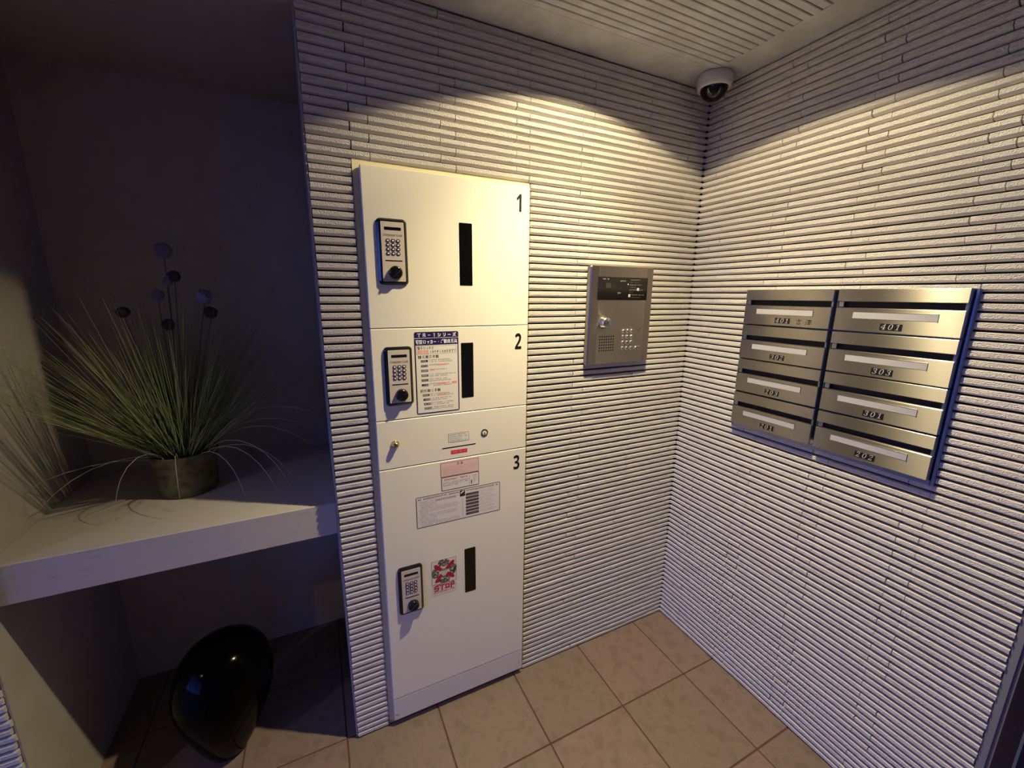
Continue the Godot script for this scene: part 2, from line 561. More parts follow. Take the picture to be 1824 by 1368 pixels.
func sticker_stop() -> Image:
	var im := sheet(300, 440, rgb(222, 214, 208))
	frame(im, 6, 6, 288, 300, 4, rgb(96, 92, 90))
	# heaps of grey rubble on four sides of the cross
	for h in [[150, 52, 66, 44], [48, 160, 40, 60], [252, 150, 40, 62], [150, 262, 70, 44]]:
		for k in 70:
			var a := rng.randf() * TAU
			var d := sqrt(rng.randf())
			var g := rng.randf_range(0.2, 0.55)
			dab(im, Vector2(h[0] + cos(a) * d * h[2], h[1] + sin(a) * d * h[3]), rng.randf_range(4, 11), Color(g, g * 0.99, g * 0.94))
	for s in [[[52, 70], [112, 128]], [[254, 62], [186, 126]], [[60, 262], [116, 196]], [[252, 246], [184, 190]]]:
		stroke(im, Vector2(s[0][0], s[0][1]), Vector2(s[1][0], s[1][1]), 17, rgb(168, 26, 44))
	for y in range(118, 208):
		for x in range(104, 196):
			var q := Vector2((x - 150) / 44.0, (y - 162) / 42.0)
			if q.length() < 1.0:
				im.set_pixel(x, y, rgb(202, 196, 172) if q.y > -0.4 else rgb(128, 124, 128))
	for k in 260:
		dab(im, Vector2(rng.randf_range(20, 282), 296 + rng.randf() * rng.randf() * 110), rng.randf_range(1, 4), rgb(186, 84, 92) if rng.randf() < 0.6 else rgb(214, 160, 156))
	write_text(im, "STOP", Vector2(30, 316), Vector2(56, 70), 63, 7, rgb(170, 28, 44))
	for k in 40:
		dab(im, Vector2(30 + k * 6.2, 402 + sin(k * 1.7) * 9), rng.randf_range(2, 5), rgb(186, 84, 60))
	return im

func intercom_window() -> Image:
	var im := sheet(440, 154, rgb(22, 20, 18))
	var pale := rgb(150, 146, 140)
	fine_print(im, 22, 10, 70, 9, rgb(220, 214, 206))
	fine_print(im, 190, 20, 44, 10, rgb(150, 146, 140))
	fill(im, 66, 40, 44, 34, rgb(46, 48, 42)); fill(im, 118, 40, 26, 34, rgb(34, 34, 32))
	fine_print(im, 170, 100, 22, 12, rgb(170, 166, 158))
	for k in 8:
		fine_print(im, 276, 12 + k * 17, [100, 80, 110, 60, 120, 30, 130, 110][k], 8, pale if k % 2 == 0 else rgb(96, 92, 88))
	dab(im, Vector2(352, 78), 9, rgb(190, 186, 178))
	dab(im, Vector2(276, 122), 9, rgb(180, 176, 168))
	return im

# ------------------------------------------------------------------ tiled walls

# one tile bar of length l along +x, courses stacked in +y, face towards +z; two surfaces: smooth sides and rough face
func bar_mesh(l: float, variant: int) -> ArrayMesh:
	var key := "bar%d_%d" % [int(round(l * 400)), variant]
	if cache.has(key): return cache[key]
	var r := RandomNumberGenerator.new()
	r.seed = hash(key)
	var prof := [[0.125, -0.010], [0.145, -0.002], [0.34, 0.0042], [0.375, 0.005], [0.855, 0.0052], [0.895, 0.0032], [0.910, -0.010]]
	var n := maxi(1, int(round(l / 0.045)))
	var cols := []
	for i in n + 1:
		var c := []
		for k in prof.size():
			var p := Vector3(l * i / n, prof[k][0] * PITCH, prof[k][1])
			if k >= 2 and k <= 5:
				p.z += r.randf_range(-0.00035, 0.00035)
				p.y += r.randf_range(-0.0003, 0.0003)
			c.append(p)
		cols.append(c)
	var side := begin()
	var face := begin()
	for i in n:
		for k in prof.size() - 1:
			var st := face if k == 3 else side
			var a: Vector3 = cols[i][k]
			var b: Vector3 = cols[i + 1][k]
			var c: Vector3 = cols[i + 1][k + 1]
			var d: Vector3 = cols[i][k + 1]
			quad(st, a, b, c, d, Vector3(0, (-0.6 if k < 3 else 0.6 if k > 3 else 0.0), 0.5))
	for e in [0, n]:
		for k in range(1, prof.size() - 1):
			tri(side, cols[e][0], cols[e][k], cols[e][k + 1], Vector3(-1 if e == 0 else 1, 0, 0))
	var am := ArrayMesh.new()
	side.commit(am)
	face.commit(am)
	cache[key] = am
	return am

# tiles on one wall: turn is the wall's frame (x along the wall, z outwards); holes are Rect2 in (along, height)
func tile_wall(parent: Node3D, turn: Transform3D, u0: float, u1: float, even: float, odd: float, holes: Array, most: int) -> void:
	var eye := cam.transform.affine_inverse()
	var ty := tan(deg_to_rad(cam.fov) / 2)
	var list := []
	for n in COURSES:
		var y := ROW0 + n * PITCH
		var cuts := [[u0, u1]]
		for h in holes:
			if y + PITCH * 0.5 > h.position.y and y + PITCH * 0.5 < h.end.y:
				var next := []
				for c in cuts:
					if h.position.x > c[0]: next.append([c[0], minf(c[1], h.position.x)])
					if h.end.x < c[1]: next.append([maxf(c[0], h.end.x), c[1]])
				cuts = next.filter(func(c): return c[1] - c[0] > 0.004)
		var j0 := even if n % 2 == 0 else odd
		for c in cuts:
			var a: float = c[0]
			while a < c[1] - 0.003:
				var b := minf(c[1], j0 + (floor((a + 0.002 - j0) / JOINT) + 1) * JOINT)
				if c[1] - b < 0.008: b = c[1]
				var gap := rng.randf_range(0.0003, 0.0015)
				var at := turn * Transform3D(Basis(Vector3(0, 0, 1), rng.randf_range(-0.0008, 0.0008)), Vector3(a + gap, y + rng.randf_range(-0.0003, 0.0003), rng.randf_range(-0.0007, 0.0007)))
				var mid := eye * (turn * Vector3((a + b) / 2, y, 0))
				var area := 0.0
				if mid.z < -0.1 and absf(mid.y / mid.z) < ty * 1.02 and absf(mid.x / mid.z) < ty * 4 / 3 * 1.04:
					var nd := (eye.basis * turn.basis.z).dot(-mid.normalized())
					area = (b - a) * maxf(nd, 0.0) / mid.length_squared()
				list.append([area, at, b - a - 2 * gap, rng.randi_range(0, 3), rng.randi_range(0, 3)])
				a = b
	list.sort_custom(func(p, q): return p[0] > q[0])
	var rest := [SurfaceTool.new(), SurfaceTool.new()]
	var has_rest := false
	for i in list.size():
		var t: Array = list[i]
		var m := bar_mesh(t[2], t[3])
		if i < most and t[0] > 0:
			put("tile", m, [M.tile_side[t[4]], M.tile_face[t[4]]], parent, t[1])
		else:
			rest[0].append_from(m, 0, t[1])
			rest[1].append_from(m, 1, t[1])
			has_rest = true
	if has_rest:
		var am := ArrayMesh.new()
		rest[0].commit(am)
		rest[1].commit(am)
		put("tile_field", am, [M.tile_side[0], M.tile_face[0]], parent).set_meta("kind", "stuff")

func build_walls() -> void:
	var opening := Rect2(-1.230, -0.1, 0.507, 1.868)      # in the back wall, for the locker
	var back := struct_root("wall_back")
	put("backing", boxes([[Vector3(NICHE_X1, 0, NICHE_Z), Vector3(-1.230, CEIL, -0.0095)], [Vector3(-0.723, 0, NICHE_Z), Vector3(0.24, CEIL, -0.0095)], [Vector3(-1.230, 1.768, NICHE_Z), Vector3(-0.723, CEIL, -0.0095)]]), M.mortar, back)
	tile_wall(back, Transform3D(), NICHE_X1, -0.004, -0.045, -0.088, [opening], 300)
	var bank := Rect2(0.250, 0.998, 0.540, 0.4615)         # in the right wall, for the mailboxes
	var right := struct_root("wall_right")
	put("backing", boxes([[Vector3(0.0095, 0, -0.0095), Vector3(0.24, CEIL, 0.250)], [Vector3(0.0095, 0, 0.790), Vector3(0.24, CEIL, WALL_END)], [Vector3(0.0095, 0, 0.250), Vector3(0.24, 0.998, 0.790)], [Vector3(0.0095, 1.462, 0.250), Vector3(0.24, CEIL, 0.790)]]), M.mortar, right)
	# frame of the right wall: along = +z, outwards = -x
	var tr := Transform3D(Basis(Vector3(0, 0, 1), Vector3(0, 1, 0), Vector3(-1, 0, 0)), Vector3.ZERO)
	tile_wall(right, tr, 0.003, WALL_END, 0.063, 0.107, [bank], 300)
	put("corner_trim", boxes([[Vector3(-0.001, 0, WALL_END), Vector3(0.24, CEIL, 0.990)]], 0.001), M.trim, right)
	var end := boxes([[Vector3(0.004, 0, 0.9905), Vector3(0.24, CEIL, 0.996)]])
	put("end_panel", end, M.end_paint, right)
	# the tiled wall left of the niche
	var left := struct_root("wall_left")
	put("backing", boxes([[Vector3(FAR_X, 0, NICHE_Z), Vector3(NICHE_X0, CEIL, -0.0095)]]), M.mortar, left)
	tile_wall(left, Transform3D(), FAR_X, NICHE_X0, -0.045, -0.088, [], 60)
	put("reveal", boxes([[Vector3(NICHE_X0, 0, NICHE_Z), Vector3(NICHE_X0 + 0.004, 2.07, -0.004)]]), M.plaster, left)
	# niche
	var niche := struct_root("wall_niche")
	put("niche_back", boxes([[Vector3(NICHE_X0, 0, NICHE_Z - 0.1), Vector3(NICHE_X1, 2.4, NICHE_Z)]]), M.plaster, niche)
	var soffit := struct_root("ceiling_niche")
	put("board", boxes([[Vector3(NICHE_X0, 2.07, NICHE_Z), Vector3(NICHE_X1, CEIL + 0.1, 0.0)]]), M.plaster, soffit)
	put("reveal", boxes([[Vector3(NICHE_X1 - 0.004, 0, NICHE_Z), Vector3(NICHE_X1, 2.07, -0.004)]]), M.plaster, back)
	# what closes the lobby behind the photographer
	var side := struct_root("wall_side")
	put("panel", boxes([[Vector3(0.24, 0, 2.10), Vector3(0.40, CEIL, NEAR_Z)], [Vector3(0.24, 2.05, 0.996), Vector3(0.40, CEIL, 2.10)]]), M.plain_wall, side)
	var door := struct_root("door_1")
	put("door_frame", boxes([[Vector3(0.25, 0, 1.0), Vector3(0.34, 2.05, 1.05)], [Vector3(0.25, 0, 2.05), Vector3(0.34, 2.05, 2.10)], [Vector3(0.25, 2.0, 1.05), Vector3(0.34, 2.05, 2.05)]], 0.002), M.dark_frame, door)
	put("door_leaf", boxes([[Vector3(0.28, 0.005, 1.055), Vector3(0.32, 1.995, 2.045)]], 0.002), M.dark_door, door)
	put("door_handle", boxes([[Vector3(0.22, 0.85, 1.95), Vector3(0.24, 1.25, 1.97)], [Vector3(0.23, 0.9, 1.955), Vector3(0.28, 0.915, 1.965)], [Vector3(0.23, 1.185, 1.955), Vector3(0.28, 1.2, 1.965)]], 0.003), M.chrome, door)
	var near := struct_root("wall_front")
	put("panel", boxes([[Vector3(FAR_X, 0, NEAR_Z), Vector3(0.40, CEIL, NEAR_Z + 0.15)]]), M.plain_wall, near)
	# glazed entrance towards the street, left and behind the photographer
	var g := struct_root("window_1")
	var bars := []
	for z in [0.0, 1.05, 2.1, NEAR_Z - 0.05]: bars.append([Vector3(FAR_X, 0, z), Vector3(FAR_X + 0.06, CEIL, z + 0.05)])
	for b in bars: put("mullion", boxes([b], 0.003), M.dark_frame, g)
	put("window_frame", boxes([[Vector3(FAR_X, CEIL - 0.05, 0.05), Vector3(FAR_X + 0.06, CEIL, NEAR_Z - 0.05)]], 0.003), M.dark_frame, g)
	for z in [0.05, 1.10, 2.15]: put("pane", boxes([[Vector3(FAR_X + 0.026, 0.005, z), Vector3(FAR_X + 0.034, CEIL - 0.05, z + 1.0)]]), M.glass, g)

func build_floor() -> void:
	var fl := struct_root("floor")
	put("mortar_bed", boxes([[Vector3(FAR_X, -0.2, NICHE_Z - 0.1), Vector3(0.42, -0.0035, NEAR_Z + 0.2)]]), M.grout, fl)
	var regions := [Rect2(NICHE_X0, NICHE_Z, NICHE_X1 - NICHE_X0, -NICHE_Z), Rect2(FAR_X, 0, -FAR_X, NEAR_Z), Rect2(0, 0.996, 0.24, NEAR_Z - 0.996)]
	for i in range(-16, 3):
		for k in range(-2, 12):
			var c := Rect2(-0.163 + 0.3 * i + 0.0022, -0.0123 + 0.3 * k + 0.0022, 0.2956, 0.2956)
			for g in regions:
				var r := c.intersection(g)
				if r.size.x < 0.006 or r.size.y < 0.006: continue
				var key := "ft%d_%d" % [int(round(r.size.x * 1000)), int(round(r.size.y * 1000))]
				if not cache.has(key):
					var st := begin()
					box(st, Vector3(0, -0.005, 0), Vector3(r.size.x, 0.01, r.size.y), 0.0014)
					cache[key] = st.commit()
				var at := Vector3(r.get_center().x, rng.randf_range(-0.0004, 0.0), r.get_center().y)
				put("floor_tile", cache[key], M.floor[rng.randi_range(0, 2)], fl, Transform3D(Basis(), at))
	var gr := struct_root("ground")
	put("pavement", boxes([[Vector3(-30, -0.25, -12), Vector3(FAR_X, -0.03, 30)], [Vector3(FAR_X, -0.25, NEAR_Z + 0.2), Vector3(20, -0.03, 30)]]), M.asphalt, gr)

const CAN := Rect2(-0.735, 0.300, 0.27, 0.27)     # square openings in the ceiling for the two downlights
const CAN2 := Rect2(-3.735, 1.305, 0.27, 0.27)

func build_ceiling() -> void:
	var ce := struct_root("ceiling")
	var slab := []
	var top := CEIL + 0.0015
	for s in [[FAR_X - 0.1, CAN2.position.x, -0.7, NEAR_Z + 0.2], [CAN2.end.x, CAN.position.x, -0.7, NEAR_Z + 0.2], [CAN.end.x, 0.42, -0.7, NEAR_Z + 0.2], [CAN2.position.x, CAN2.end.x, -0.7, CAN2.position.y], [CAN2.position.x, CAN2.end.x, CAN2.end.y, NEAR_Z + 0.2], [CAN.position.x, CAN.end.x, -0.7, CAN.position.y], [CAN.position.x, CAN.end.x, CAN.end.y, NEAR_Z + 0.2]]:
		slab.append([Vector3(s[0], top, s[2]), Vector3(s[1], top + 0.25, s[3])])
	put("slab", boxes(slab), M.ceiling_gap, ce)
	put("border_board", boxes([[Vector3(FAR_X, CEIL - 0.001, 0.0), Vector3(0, top, 0.1175)]], 0.001), M.ceiling, ce)
	put("border_board", boxes([[Vector3(-0.123, CEIL - 0.001, 0.1175), Vector3(0.24, top, NEAR_Z)]], 0.001), M.ceiling, ce)
	var w := 0.0240
	var k := 0
	while 0.1195 + (k + 1) * w < NEAR_Z:
		var z0 := 0.1195 + k * w
		var z1 := z0 + w - 0.0030
		var spans := [[FAR_X, -0.124 + sin(k * 2.3) * 0.004]]
		for c in [CAN, CAN2]:
			var off := absf((z0 + z1) / 2 - c.get_center().y)
			if off < 0.137:
				var nx := []
				var half := sqrt(0.137 * 0.137 - off * off)
				for s in spans:
					if c.get_center().x > s[0] and c.get_center().x < s[1]:
						nx.append([s[0], c.get_center().x - half]); nx.append([c.get_center().x + half, s[1]])
					else: nx.append(s)
				spans = nx
		for s in spans:
			put("ceiling_slat", boxes([[Vector3(s[0], CEIL - 0.003, z0), Vector3(s[1], top, z1)]], 0.0017), M.ceiling, ce)
		k += 1

func downlight(called: String, hole: Rect2, label: String, wide: float, beam: float, tint: Color) -> void:
	var c := hole.get_center()
	var t := thing(called, label, "ceiling light", Vector3(c.x, CEIL - 0.004, c.y), "ceiling downlights")
	var st := begin()
	lathe(st, [[0.128, 0.0], [0.130, -0.003], [0.146, -0.003], [0.149, 0.001], [0.149, 0.003]], 40)
	put("trim_ring", st.commit(), M.cam_white, t)
	st = begin()
	lathe(st, [[0.134, 0.12], [0.130, 0.11], [0.128, 0.0], [0.130, 0.0], [0.134, 0.12]], 40)
	lathe(st, [[0.134, 0.12], [0.0, 0.122]], 40)
	put("reflector", st.commit(), M.cam_white, t)
	st = begin()
	lathe(st, [[0.0, 0.074], [0.03, 0.077], [0.048, 0.090], [0.05, 0.112], [0.0, 0.112]], 24)
	put("lamp_glass", st.commit(), M.lens, t)
	for s in [["lamp_wide", wide, 67.8, 0.065], ["lamp_beam", beam, 54.0, 1.0]]:
		var l := SpotLight3D.new()
		l.name = s[0]
		l.position = Vector3(0, 0.054, 0)
		l.rotation_degrees = Vector3(-90, 0, 0)
		l.light_color = tint
		l.light_energy = s[1]
		l.spot_angle = s[2]
		l.spot_angle_attenuation = s[3]
		l.spot_range = 8.0
		l.spot_attenuation = 2.0
		l.light_size = 0.018
		l.shadow_enabled = true
		t.add_child(l, true)

# ------------------------------------------------------------------ parcel locker

const LX0 := -1.2135
const LX1 := -0.7335
const LZ := 0.020

func locker() -> void:
	var at := Vector3((LX0 + LX1) / 2, 0, LZ)
	var t := thing("parcel_locker", "tall cream parcel locker with three numbered doors set in the ribbed wall", "locker", at)
	var cx := at.x
	var w := LX1 - LX0
	var back := Transform3D(Basis(), -at)
	put("cabinet", boxes([[Vector3(LX0 + 0.004, 0.028, -0.36), Vector3(LX1 - 0.004, 1.748, -0.001)]], 0.002), M.paint, t, back)
	put("filler_frame", boxes([[Vector3(-1.229, 0.0, -0.012), Vector3(-0.724, 0.027, -0.003)], [Vector3(-1.229, 0.027, -0.012), Vector3(LX0 + 0.003, 1.767, -0.003)], [Vector3(LX1 - 0.003, 0.027, -0.012), Vector3(-0.724, 1.767, -0.003)], [Vector3(LX0 + 0.003, 1.749, -0.012), Vector3(LX1 - 0.003, 1.767, -0.003)]]), M.filler, t, back)
	# door leaves with their windows and numbers
	var rows := [[1.3430, 1.7502, "1", 1.7005, [1.460, 1.632]], [1.0800, 1.3410, "2", 1.290, [1.1245, 1.2935]], [0.1136, 0.9290, "3", 0.880, [0.4375, 0.604]]]
	for r in rows:
		var st := begin()
		plate(st, Vector2(0, (r[0] + r[1]) / 2), w, r[1] - r[0], 0.002, -0.0195, 0.0, 0.0016, 2)
		var d := put("door", st.commit(), M.paint, t)
		st = begin()
		plate(st, Vector2(-0.9385 - cx, (r[4][0] + r[4][1]) / 2), 0.039, r[4][1] - r[4][0], 0.002, -0.002, 0.0006, 0.0003, 2)
		tag(put("window", st.commit(), M.window, d), "dark narrow viewing window")
		put("door_number", lettering(r[2], 0.049, 0.0006, false, 0.0), M.black, d, Transform3D(Basis().scaled(Vector3(0.66, 1, 1)), Vector3(-0.768 - cx, r[3], 0.0004)))
	var st := begin()
	plate(st, Vector2(0, (0.9313 + 1.0780) / 2), w, 1.0780 - 0.9313, 0.002, -0.0195, 0.0, 0.0016, 2)
	put("control_panel", st.commit(), M.paint, t)
	st = begin()
	plate(st, Vector2(0, (0.0268 + 0.1118) / 2), w, 0.085, 0.002, -0.0195, -0.0005, 0.0012, 2)
	var toe := put("kick_plate", st.commit(), M.paint_grey, t)
	for s in [[LX0 + 0.008, 0.050], [LX0 + 0.014, 0.044], [LX1 - 0.014, 0.058]]:
		st = begin()
		X = Transform3D(Basis(Vector3(1, 0, 0), PI / 2), Vector3(s[0] - cx, s[1], -0.0005))
		lathe(st, [[0.0026, 0.0], [0.0022, 0.0008], [0.0, 0.001]], 10)
		X = Transform3D()
		put("screw", st.commit(), M.steel_side, toe)
	# slot, keyhole and cam lock on the control panel
	st = begin()
	plate(st, Vector2(-0.969 - cx, 0.9700), 0.110, 0.0032, 0.001, -0.001, 0.0004, 0.0, 2)
	tag(put("card_slot", st.commit(), M.black, t), "thin black slot")
	st = begin()
	X = Transform3D(Basis(Vector3(1, 0, 0), PI / 2), Vector3(-0.884 - cx, 1.003, 0))
	lathe(st, [[0.0115, 0.0], [0.0115, 0.002], [0.0088, 0.0025], [0.0088, 0.0005]], 24, false)
	var kh := put("key_lock", st.commit(), M.black, t)
	st = begin()
	lathe(st, [[0.0088, 0.0], [0.0088, 0.0016], [0.0, 0.002]], 24)
	put("cylinder", st.commit(), M.white_pad, kh)
	st = begin()
	X = Transform3D()
	box(st, Vector3(-0.884 - cx, 1.0005, 0.0022), Vector3(0.0018, 0.009, 0.001), 0.0002)
	put("keyhole", st.commit(), M.black, kh)
	st = begin()
	X = Transform3D(Basis(Vector3(1, 0, 0), PI / 2), Vector3(-1.164 - cx, 1.006, 0))
	lathe(st, [[0.012, 0.0], [0.0115, 0.003], [0.0095, 0.0045], [0.0085, 0.012], [0.006, 0.016], [0.0, 0.017]], 24)
	X = Transform3D()
	tag(put("cam_lock", st.commit(), M.brass, t), "round brass-coloured lock")
	# stickers: flat prints
	for s in [["instruction_sticker", "white and navy printed instruction sticker", sticker_instructions(), [-1.0965, 1.0875, -0.9655, 1.3295], 0.005], ["notice_sticker", "wide two-column notice sticker", sticker_notice(), [-1.1115, 0.7185, -0.829, 0.823], 0.004],
			["caution_sticker", "pink sticker with red border", sticker_caution(), [-1.0315, 0.875, -0.9045, 0.9225], 0.002], ["weight_sticker", "white sticker with a red heading", sticker_weight(), [-1.030, 0.8285, -0.904, 0.8743], 0.002],
			["small_sticker", "small grey-bordered sticker", sticker_small(), [-1.004, 0.986, -0.9365, 1.0145], 0.002], ["red_sticker", "small red strip", sticker_red(), [-0.9965, 0.947, -0.943, 0.9595], 0.001], ["stop_sticker", "sticker with red cross and red word STOP", sticker_stop(), [-1.0725, 0.460, -0.986, 0.590], 0.006]]:
		st = begin()
		var b: Array = s[3]
		plate(st, Vector2((b[0] + b[2]) / 2 - cx, (b[1] + b[3]) / 2), b[2] - b[0], b[3] - b[1], s[4], -0.0002, 0.0004, 0.0, 4)
		tag(put(s[0], st.commit(), printed(s[2]), t), s[1])
	for k in [[-1.1440, 1.6265], [-1.1435, 1.2910], [-1.1395, 0.5985]]:
		keypad_lock(t, Vector3(k[0] - cx, k[1], 0))

func keypad_lock(t: Node3D, top: Vector3) -> void:
	var xf := Transform3D(Basis(), top)
	if not cache.has("kp_bezel"):
		var st := begin()
		plate(st, Vector2(0, -0.084), 0.077, 0.168, 0.010, -0.0005, 0.0090, 0.005, 5)
		cache.kp_bezel = st.commit()
		st = begin()
		plate(st, Vector2(0.001, -0.084), 0.0595, 0.151, 0.002, 0.0085, 0.0095, 0.0003, 2)
		cache.kp_face = st.commit()
		st = begin()
		plate(st, Vector2(0.0015, -0.0255), 0.043, 0.0078, 0.0006, 0.0090, 0.0099, 0.0002, 2)
		cache.kp_display = st.commit()
		st = begin()
		plate(st, Vector2(0.0015, -0.1060), 0.044, 0.0030, 0.0005, 0.0090, 0.0099, 0.0002, 2)
		cache.kp_bar = st.commit()
		st = begin()
		plate(st, Vector2.ZERO, 0.0108, 0.0090, 0.0044, 0.0, 0.0016, 0.0005, 5)
		cache.kp_key = st.commit()
		st = begin()
		plate(st, Vector2.ZERO, 0.0056, 0.0042, 0.0018, 0.0015, 0.0020, 0.0002, 3)
		cache.kp_cap = st.commit()
		st = begin()
		X = Transform3D(Basis(Vector3(1, 0, 0), PI / 2), Vector3.ZERO)
		lathe(st, [[0.0178, 0.0], [0.0178, 0.004], [0.0172, 0.009], [0.0158, 0.0125], [0.012, 0.0140], [0.0, 0.0145]], 32)
		X = Transform3D(Basis(Vector3(0, 0, 1), 0.75), Vector3.ZERO)
		box(st, Vector3(0, 0, 0.0150), Vector3(0.028, 0.007, 0.0034), 0.0012)
		X = Transform3D()
		cache.kp_knob = st.commit()
	var b := put("keypad_lock", cache.kp_bezel, M.black_gloss, t, xf)
	tag(b, "black-framed keypad lock")
	put("faceplate", cache.kp_face, M.face_silver, b)
	put("display", cache.kp_display, M.black_gloss, b)
	put("lettering", lettering("Computer Lock", 0.0058, 0.0003, true, 0.3, false), M.black, b, Transform3D(Basis().scaled(Vector3(0.85, 1, 1)), Vector3(0.001, -0.0415, 0.0096)))
	for r in 4:
		for c in 3:
			var at := Vector3(0.001 + (c - 1) * 0.0130, -0.0555 - r * 0.0108, 0.0095)
			put("key", cache.kp_key, M.navy, b, Transform3D(Basis(), at))
			put("key_cap", cache.kp_cap, M.white_pad, b, Transform3D(Basis(), at))
	put("divider_bar", cache.kp_bar, M.black, b)
	put("knob", cache.kp_knob, M.black_gloss, b, Transform3D(Basis(), Vector3(0.004, -0.1365, 0.0093)))

# ------------------------------------------------------------------ intercom

func intercom() -> void:
	var x0 := -0.5035
	var x1 := -0.2271
	var y0 := 1.198
	var y1 := 1.5337
	var at := Vector3((x0 + x1) / 2, y0, 0.027)
	var t := thing("intercom", "brushed steel intercom panel with keypad and round key cylinder on the ribbed wall", "intercom", at)
	var o := -Vector3(at.x, at.y, 0)
	var st := begin()
	X = Transform3D(Basis(), o)
	box(st, Vector3((x0 + x1) / 2, (y0 + y1) / 2, -0.011), Vector3(x1 - x0, y1 - y0, 0.024), 0.004)
	put("housing", st.commit(), M.steel_dull, t)
	st = begin()
	X = Transform3D(Basis(), o)
	box(st, Vector3(-0.3645, (y0 + y1) / 2, 0.0008), Vector3(0.209, y1 - y0 - 0.004, 0.0016), 0.0005)
	put("front_panel", st.commit(), M.steel_panel, t)
	st = begin()
	plate(st, Vector2(-0.3645, 1.4593), 0.218, 0.0775, 0.001, 0.0, 0.0026, 0.0005, 2)
	var win := put("display_window", st.commit(), printed(intercom_window(), 0.12), t)
	tag(win, "glossy black display window with small print")
	st = begin()
	plate(st, Vector2(-0.345, 1.475), 0.0032, 0.0032, 0.0012, 0.002, 0.0034, 0.0004, 3)
	put("indicator_light", st.commit(), M.led, win)
	st = begin()
	X = Transform3D(Basis(), o) * Transform3D(Basis(Vector3(1, 0, 0), PI / 2), Vector3(-0.439, 1.345, 0.0014))
	lathe(st, [[0.0215, 0.0], [0.0215, 0.003], [0.0195, 0.006], [0.0175, 0.016], [0.0145, 0.0205], [0.0, 0.021]], 32)
	var cyl := put("key_cylinder", st.commit(), M.chrome, t)
	st = begin()
	X = Transform3D(Basis(), o)
	box(st, Vector3(-0.439, 1.345, 0.0222), Vector3(0.0022, 0.010, 0.0012), 0.0002)
	put("keyhole", st.commit(), M.black, cyl)
	st = begin()
	for r in 6:
		for c in 7:
			X = Transform3D(Basis(), o) * Transform3D(Basis(Vector3(1, 0, 0), PI / 2), Vector3(-0.454 + c * 0.00985, 1.295 - r * 0.00985, 0.0016))
			lathe(st, [[0.0029, 0.0], [0.0029, 0.0002], [0.0, 0.0002]], 10, false)
	put("speaker_grille", st.commit(), M.black, t)
	st = begin()
	X = Transform3D(Basis(Vector3(1, 0, 0), PI / 2), Vector3.ZERO)
	lathe(st, [[0.0075, 0.0], [0.0075, 0.0025], [0.0066, 0.004], [0.0048, 0.0046], [0.0, 0.0038]], 20)
	var keym := st.commit()
	X = Transform3D()
	for r in 4:
		for c in 3:
			put("key", keym, M.chrome, t, Transform3D(Basis(), o + Vector3(-0.3505 + c * 0.0192, 1.312 - r * 0.0205, 0.0016)))
	st = begin()
	X = Transform3D(Basis(), o)
	plate(st, Vector2(-0.282, 1.2500), 0.027, 0.0125, 0.006, 0.001, 0.0052, 0.0016, 6)
	put("call_key", st.commit(), M.chrome, t)
	st = begin()
	for p in [[-0.285, 1.314], [-0.277, 1.318], [-0.277, 1.308]]:
		plate(st, Vector2(p[0], p[1]), 0.003, 0.0045, 0.001, 0.001, 0.0019, 0.0, 2)
	put("symbol", st.commit(), M.black, t)
	X = Transform3D()

# ------------------------------------------------------------------ mailboxes

func mailboxes() -> void:
	# frame of the right wall: local x = along +z, local z = out of the wall
	var basis := Basis(Vector3(0, 0, 1), Vector3(0, 1, 0), Vector3(-1, 0, 0))
	var fr := thing("steel_surround", "flat steel surround edging the block of mailboxes on the right wall", "surround", Vector3(-0.004, 0.982, 0.52))
	var st := begin()
	for b in [[0.2465, 0.2525, 0.984, 1.459], [0.7880, 0.7950, 0.984, 1.459], [0.2525, 0.7880, 0.984, 0.9995]]:
		box(st, Vector3((b[0] + b[1]) / 2, (b[2] + b[3]) / 2, 0.008), Vector3(b[1] - b[0], b[3] - b[2], 0.012), 0.0015)
	put("edging", st.commit(), M.steel_side, fr, Transform3D(basis, Vector3(0.004, -0.982, -0.52)))
	var tops := [1.4590, 1.3435, 1.2285, 1.1120]
	var rows := [["401", "302", "203", "201"], ["401", "303", "301", "202"]]
	var said := [["steel mailbox numbered 401 with two more characters, topmost in the column nearer the corner", "steel mailbox numbered 302, second from top in the column nearer the corner", "steel mailbox numbered 203, third from top in the column nearer the corner", "steel mailbox numbered 201, lowest in the column nearer the corner"],
		["steel mailbox numbered 401 only, topmost in the column away from the corner", "steel mailbox numbered 303, second from top in the column away from the corner", "steel mailbox numbered 301, third from top in the column away from the corner", "steel mailbox numbered 202, lowest in the column away from the corner"]]
	for c in 2:
		for r in 4:
			var z0: float = [0.2545, 0.5265][c]
			var w: float = [0.2625, 0.2600][c]
			var at := Vector3(-0.030, tops[r] - 0.1115, z0)
			var t := thing("mailbox", said[c][r], "mailbox", at, "steel mailboxes on the right wall")
			mailbox(t, basis, w, rows[c][r], c == 0 and r == 0)

